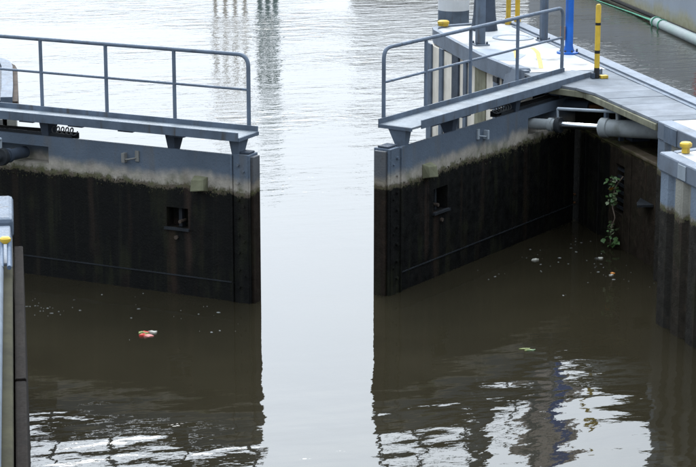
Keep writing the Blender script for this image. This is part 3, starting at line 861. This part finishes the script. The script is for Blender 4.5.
Lq(strip(offset(on, .092), o2, DZ - .30, DZ + .05), 'kerb', 'paint')
Lq(strip(offset(on, .302), o3, DZ - .28, DZ - .01), 'kerb_groove', 'paint_dark')
Lq(strip(offset(on, .342), o4, DZ - .28, DZ + .02), 'kerb_edge', 'steel_cap')
Lq(MB().prism(offset(on, .502) + [(-7.5, 4.4)], DZ - .30, DZ), 'deck', 'deck_white')
for i in range(len(on) - 2):
    a, b = Vector(on[i]), Vector(on[i + 1])
    nseg = max(1, round((b - a).length / .4))
    for k in range(nseg):
        p, q = a.lerp(b, k / nseg), a.lerp(b, (k + .9) / nseg)
        n = Vector((-(q - p).y, (q - p).x)).normalized()
        p0, q0 = p + n * .04, q + n * .04
        p1, q1 = p + n * .2, q + n * .2
        Lq(MB().hexa([(*p0, -1.5), (*q0, -1.5), (*q1, -1.5), (*p1, -1.5), (*p0, DZ - .302), (*q0, DZ - .302), (*q1, DZ - .302), (*p1, DZ - .302)]), 'sheet_pile', 'pile_rust')
Lq(MB().prism([(x - .3, yv - .2) for x, yv in on] + [(-7.5, 4.4)], -1.5, DZ - .31), 'fill', 'stone_grey')

# ---------------------------------------------------------------- barge in the channel
bg_root = empty('barge', (21, 40, 0), label='long grey barge hull with yellowish waterline stain in the channel', cat='barge')
def Bg(mb, name, mat, bevel=0.0):
    return W(mb, name, mat, bevel, bg_root)
def hx(y): return 18.40 + (y - 25.15) * 0.0937
rows = [6, 9, 14, 20, 28, 36, 42, 47, 50, 53]
def sec(y):
    k = 0.0 if y > 10 else (10 - y) * .35
    e = 0.0 if y < 46 else (y - 46) * .3
    return hx(y) + k + e
m = MB(); v = []; f = []
for yv in rows:
    x0 = sec(yv); x1 = hx(yv) + 8.5 - (x0 - hx(yv))
    v += [(x0 + .25, yv, -1.2), (x0 + .02, yv, 0), (x0, yv, .5), (x0, yv, 2.9), (x1, yv, 2.9), (x1, yv, -1.2)]
for i in range(len(rows) - 1):
    for k in range(5):
        f.append((6 * i + k, 6 * i + k + 1, 6 * i + k + 7, 6 * i + k + 6))
f += [(0, 1, 2, 3, 4, 5), tuple(range(len(v) - 6, len(v)))]
m.add(v, f); Bg(m, 'hull', 'hull')
m = MB().tube([(sec(yv) - .03, yv, .13) for yv in (9.5, 20, 36, 46)], .07, 8)
Bg(m, 'rubbing_strake', 'rubber')
m = MB().tube([(sec(yv) - .04, yv, 2.8) for yv in (9.5, 20, 36, 46)], .08, 8)
Bg(m, 'gunwale', 'paint_dark')
Bg(MB().box(19.2, 24, 14, 20, 2.92, 4.8), 'hatch_coaming', 'paint')
Bg(MB().box(hx(25.2) - .02, hx(25.2) + .06, 24.3, 25.6, 1.35, 2.7), 'red_mark', 'red_paint')
# floating boom / fender tube
r = empty('fender_boom', (17.6, 24, 0), label='pale floating fender tube lying along the barge waterline', cat='fender')
P0, P1 = Vector((18.50, 29.3, .10)), Vector((17.95, 24.6, .13))
d = (P1 - P0)
W(MB().tube([P0, P0 + d * .03, P0 + d * .06, P0 + d * 1.6], [.05, .12, .16, .17], 14), 'tube', 'boom', 0, r)
for k in (.10, .24):
    q = P0 + d * k
    W(MB().tube([q, q + d * .012], .195, 12), 'collar', 'rope_green', 0, r)
rp = MB().tube([(18.50, 29.3, .10), (18.58, 30.0, .08), (18.78, 31.6, .04), (18.85, 33.0, .03), (18.95, 35, .02), (19.2, 37, .0)], [.045, .032, .024, .02, .018, .015], 8).build('mooring_rope', 'rope_green')
tag(rp, 'bright green rope trailing from the fender tube along the barge', 'rope')

# ---------------------------------------------------------------- plant growing from the recess wall
pl = empty('wall_plant', (6.08, 1.86, 1.28), label='leafy weed hanging from the slot in the recess wall', cat='plant')
stem = bend([(.04, -.03, .03), (-.12, -.05, -.15), (-.14, .02, -.5), (-.12, -.12, -.72), (-.08, .30, -.98)], .1)
stem2 = [(-.12, -.10, -.70), (-.16, -.02, -.95), (-.15, 0.02, -1.25)]
sm = MB().tube(stem, .012, 6).tube(stem2, .009, 6).build('stem', 'twig', pl)
rnd = random.Random(3)
def leaf_at(p, s, mat='leaf_green'):
    yaw, pit, rol = rnd.uniform(0, 6.28), rnd.uniform(-.9, .9), rnd.uniform(-.6, .6)
    M = Matrix.Rotation(yaw, 3, 'Z') @ Matrix.Rotation(pit, 3, 'X') @ Matrix.Rotation(rol, 3, 'Y')
    prof = [(0, 0, 0), (.35, .25, .06), (.42, .6, .08), (0, 1.05, -.06), (-.42, .6, .08), (-.35, .25, .06), (0, .5, 0)]
    vv = [tuple(Vector(p) + M @ (Vector(q) * s)) for q in prof]
    MB().add(vv, [(0, 1, 6), (1, 2, 6), (2, 3, 6), (3, 4, 6), (4, 5, 6), (5, 0, 6)]).build('leaf', mat, pl)
for k in range(70):
    z_ = rnd.uniform(-.55, .05)
    leaf_at((-.13 + rnd.uniform(-.10, .06), rnd.uniform(-.18, .14), z_), rnd.uniform(.04, .11), 'leaf_green' if rnd.random() < .8 else 'leaf_pale')
for k in range(40):
    leaf_at((-.15 + rnd.uniform(-.08, .06), rnd.uniform(-.18, .2), rnd.uniform(-1.22, -.85)), rnd.uniform(.04, .13), 'leaf_green' if rnd.random() < .75 else 'leaf_pale')
leaf_at((-.16, .0, .0), .14, 'paper_pale'); leaf_at((-.17, -.04, -.06), .12, 'paper_pale'); leaf_at((-.2, -.1, -.14), .13, 'orange_bit')

# ---------------------------------------------------------------- litter on the water
def scrap(name, x, y, s, mats, label, cat, seed, flat=.10, long=1.0, spread=.9):
    rr = random.Random(seed)
    root = empty(name, (x, y, 0.004), rr.uniform(-.4, .4), label=label, cat=cat)
    for i, mt in enumerate(mats):
        n = 9; ox, oy = (rr.uniform(-1, 1) * s * spread, rr.uniform(-1.5, 1.5) * s * spread) if len(mats) > 1 else (0, 0)
        top = []
        for k in range(n):
            a = 2 * math.pi * k / n
            q = s * rr.uniform(.35, .8)
            top.append((ox + q * math.cos(a) * long, oy + q * math.sin(a) * .6, .004 + rr.uniform(0, 2) * flat * s))
        v = [(ox + rr.uniform(-.2, .2) * s, oy, .006 + flat * s * rr.uniform(.5, 2.5))] + top + [(p[0], p[1], -.006) for p in top]
        f = [(0, 1 + k, 1 + (k + 1) % n) for k in range(n)] + [(1 + k, 1 + n + k, 1 + n + (k + 1) % n, 1 + (k + 1) % n) for k in range(n)]
        MB().add(v, f).build('scrap_piece', mt, root)
scrap('floating_wrapper', -3.09, -1.49, .12, ['petal_red', 'paper_pale', 'petal_red', 'paper_green', 'paper_yellow', 'petal_pink'], 'crumpled red and yellow wrapper floating below the left gate', 'litter', 4)
scrap('floating_leaf', 2.33, -3.72, .075, ['paper_green', 'leaf_green', 'paper_green'], 'yellow-green leaf floating in the middle of the dark water', 'leaf', 9, .05, 1.6)
scrap('floating_wrapper', 5.25, 0.10, .07, ['orange_bit', 'paper_pale'], 'small orange scrap floating near the right quay corner', 'litter', 12)
scrap('floating_wrapper', 4.30, 1.35, .10, ['paper_pale'], 'white scrap of foam floating off the recess wall', 'litter', 15)
scrap('floating_wrapper', 5.40, 1.05, .09, ['paper_pale', 'fleck'], 'pale scrap floating under the hanging weed', 'litter', 17)
rr = random.Random(21)
m = MB()
cl = [(4.35, 1.5, .35), (5.3, .9, .4), (5.4, -.2, .35), (3.7, .6, .8), (4.6, 0.4, .9), (-4.6, .6, .25), (-4.4, .3, .3), (-3.2, -.6, .9), (-2.2, -.9, .6), (5.6, 2.4, .4)]
for k in range(115):
    cx_, cy_, sd = rr.choice(cl)
    x, y = rr.gauss(cx_, sd), rr.gauss(cy_, sd)
    if x > 5.95 or (x > 0 and y > 3.5 - (5.95 - x) * .88) or (x > 4.6 and y < -2.7) or 0 > x > -1.5 or 0 < x < 1.5: continue
    if x < 0 and y > -.25 + (-1.4 - x) * .88: continue
    s = rr.choice((.008, .01, .012, .016, .02, .035)); n = 6
    a0 = rr.uniform(0, 6.28); el = rr.uniform(.4, 1.0)
    ring_ = []
    for j in range(n):
        a = 2 * math.pi * j / n; w_ = s * rr.uniform(.6, 1.1)
        dx, dy = w_ * math.cos(a), w_ * el * math.sin(a)
        ring_.append((x + dx * math.cos(a0) - dy * math.sin(a0), y + dx * math.sin(a0) + dy * math.cos(a0)))
    m.add([(x, y, .012)] + [(p[0], p[1], .005) for p in ring_] + [(p[0], p[1], -.004) for p in ring_],
          [(0, 1 + j, 1 + (j + 1) % n) for j in range(n)] + [(1 + j, 1 + n + j, 1 + n + (j + 1) % n, 1 + (j + 1) % n) for j in range(n)])
tag(m.build('floating_flecks', 'fleck'), 'scattered pale flecks of scum drifting on the dark lock water', 'scum', kind='stuff')

# ---------------------------------------------------------------- buildings beyond the water (they show in the reflections)
def building(name, x, y, rz, wx, dy, floors, fh, wall_mat, label, bays, win=(1.2, 1.5), roof_mat='stone_grey', z=1.6, glass='window_glass'):
    root = empty(name, (x, y, z), rz, label=label, cat='building')
    H = floors * fh
    MB().box(-wx / 2, wx / 2, 0, dy, 0, H).build('wall', wall_mat, root)
    MB().box(-wx / 2 - .3, wx / 2 + .3, -.3, dy + .3, H + .002, H + .7).build('roof', roof_mat, root)
    sp_ = wx / bays
    for fl in range(floors):
        MB().box(-wx / 2 - .05, wx / 2 + .05, -.10, -.002, fl * fh + fh * .93, fl * fh + fh * .99).build('string_course', 'facade_white', root)
        for b in range(bays):
            cx = -wx / 2 + sp_ * (b + .5); cz = fl * fh + fh * .5
            wd = MB().box(cx - win[0] / 2 - .12, cx + win[0] / 2 + .12, -.08, -.002, cz - win[1] / 2 - .12, cz + win[1] / 2 + .12).build('window', 'facade_white', root)
            MB().box(cx - win[0] / 2, cx + win[0] / 2, -.12, -.082, cz - win[1] / 2, cz + win[1] / 2).build('pane', glass, wd)
    return root
building('brick_tower', 49.2, 118.5, R(-21), 3.4, 4, 17, 3.3, 'brick_pink', 'slim pinkish tower beyond the barge, mirrored in the lock water', 2, (0.7, 1.3))
def dolphin(x, y, rz, offs, rad, h, mt, lb):
    r = empty('mooring_dolphin', (x, y, 0), rz, label=lb, cat='mooring dolphin', group='mooring dolphins in the river')
    for o in offs:
        MB().lathe([(rad, -3), (rad, h), (rad * .5, h + .08)], o, 0, 12).build('pile', mt, r)
    MB().box(offs[0] - .1, offs[-1] + .1, rad + .002, rad + .12, h - .6, h - .4).build('cross_beam', mt, r)
dolphin(8.77, 42.4, R(-13), (-.26, .02, .30), .10, 5.0, 'facade_green', 'dark green three-pile mooring dolphin standing in the open river')
dolphin(7.45, 42.8, R(-13), (-.55, -.18, .18, .55), .07, 5.4, 'facade_beige', 'pale timber four-pile mooring dolphin beside the dark green one')
building('ripple_dark_block', 55.0, 152, R(-18), 26.0, 14, 4, 3.6, 'stone_grey', 'unseen grey building block added on the far bank to darken the ripples', 8)  # out of view; added so the upstream ripples mirror something dark
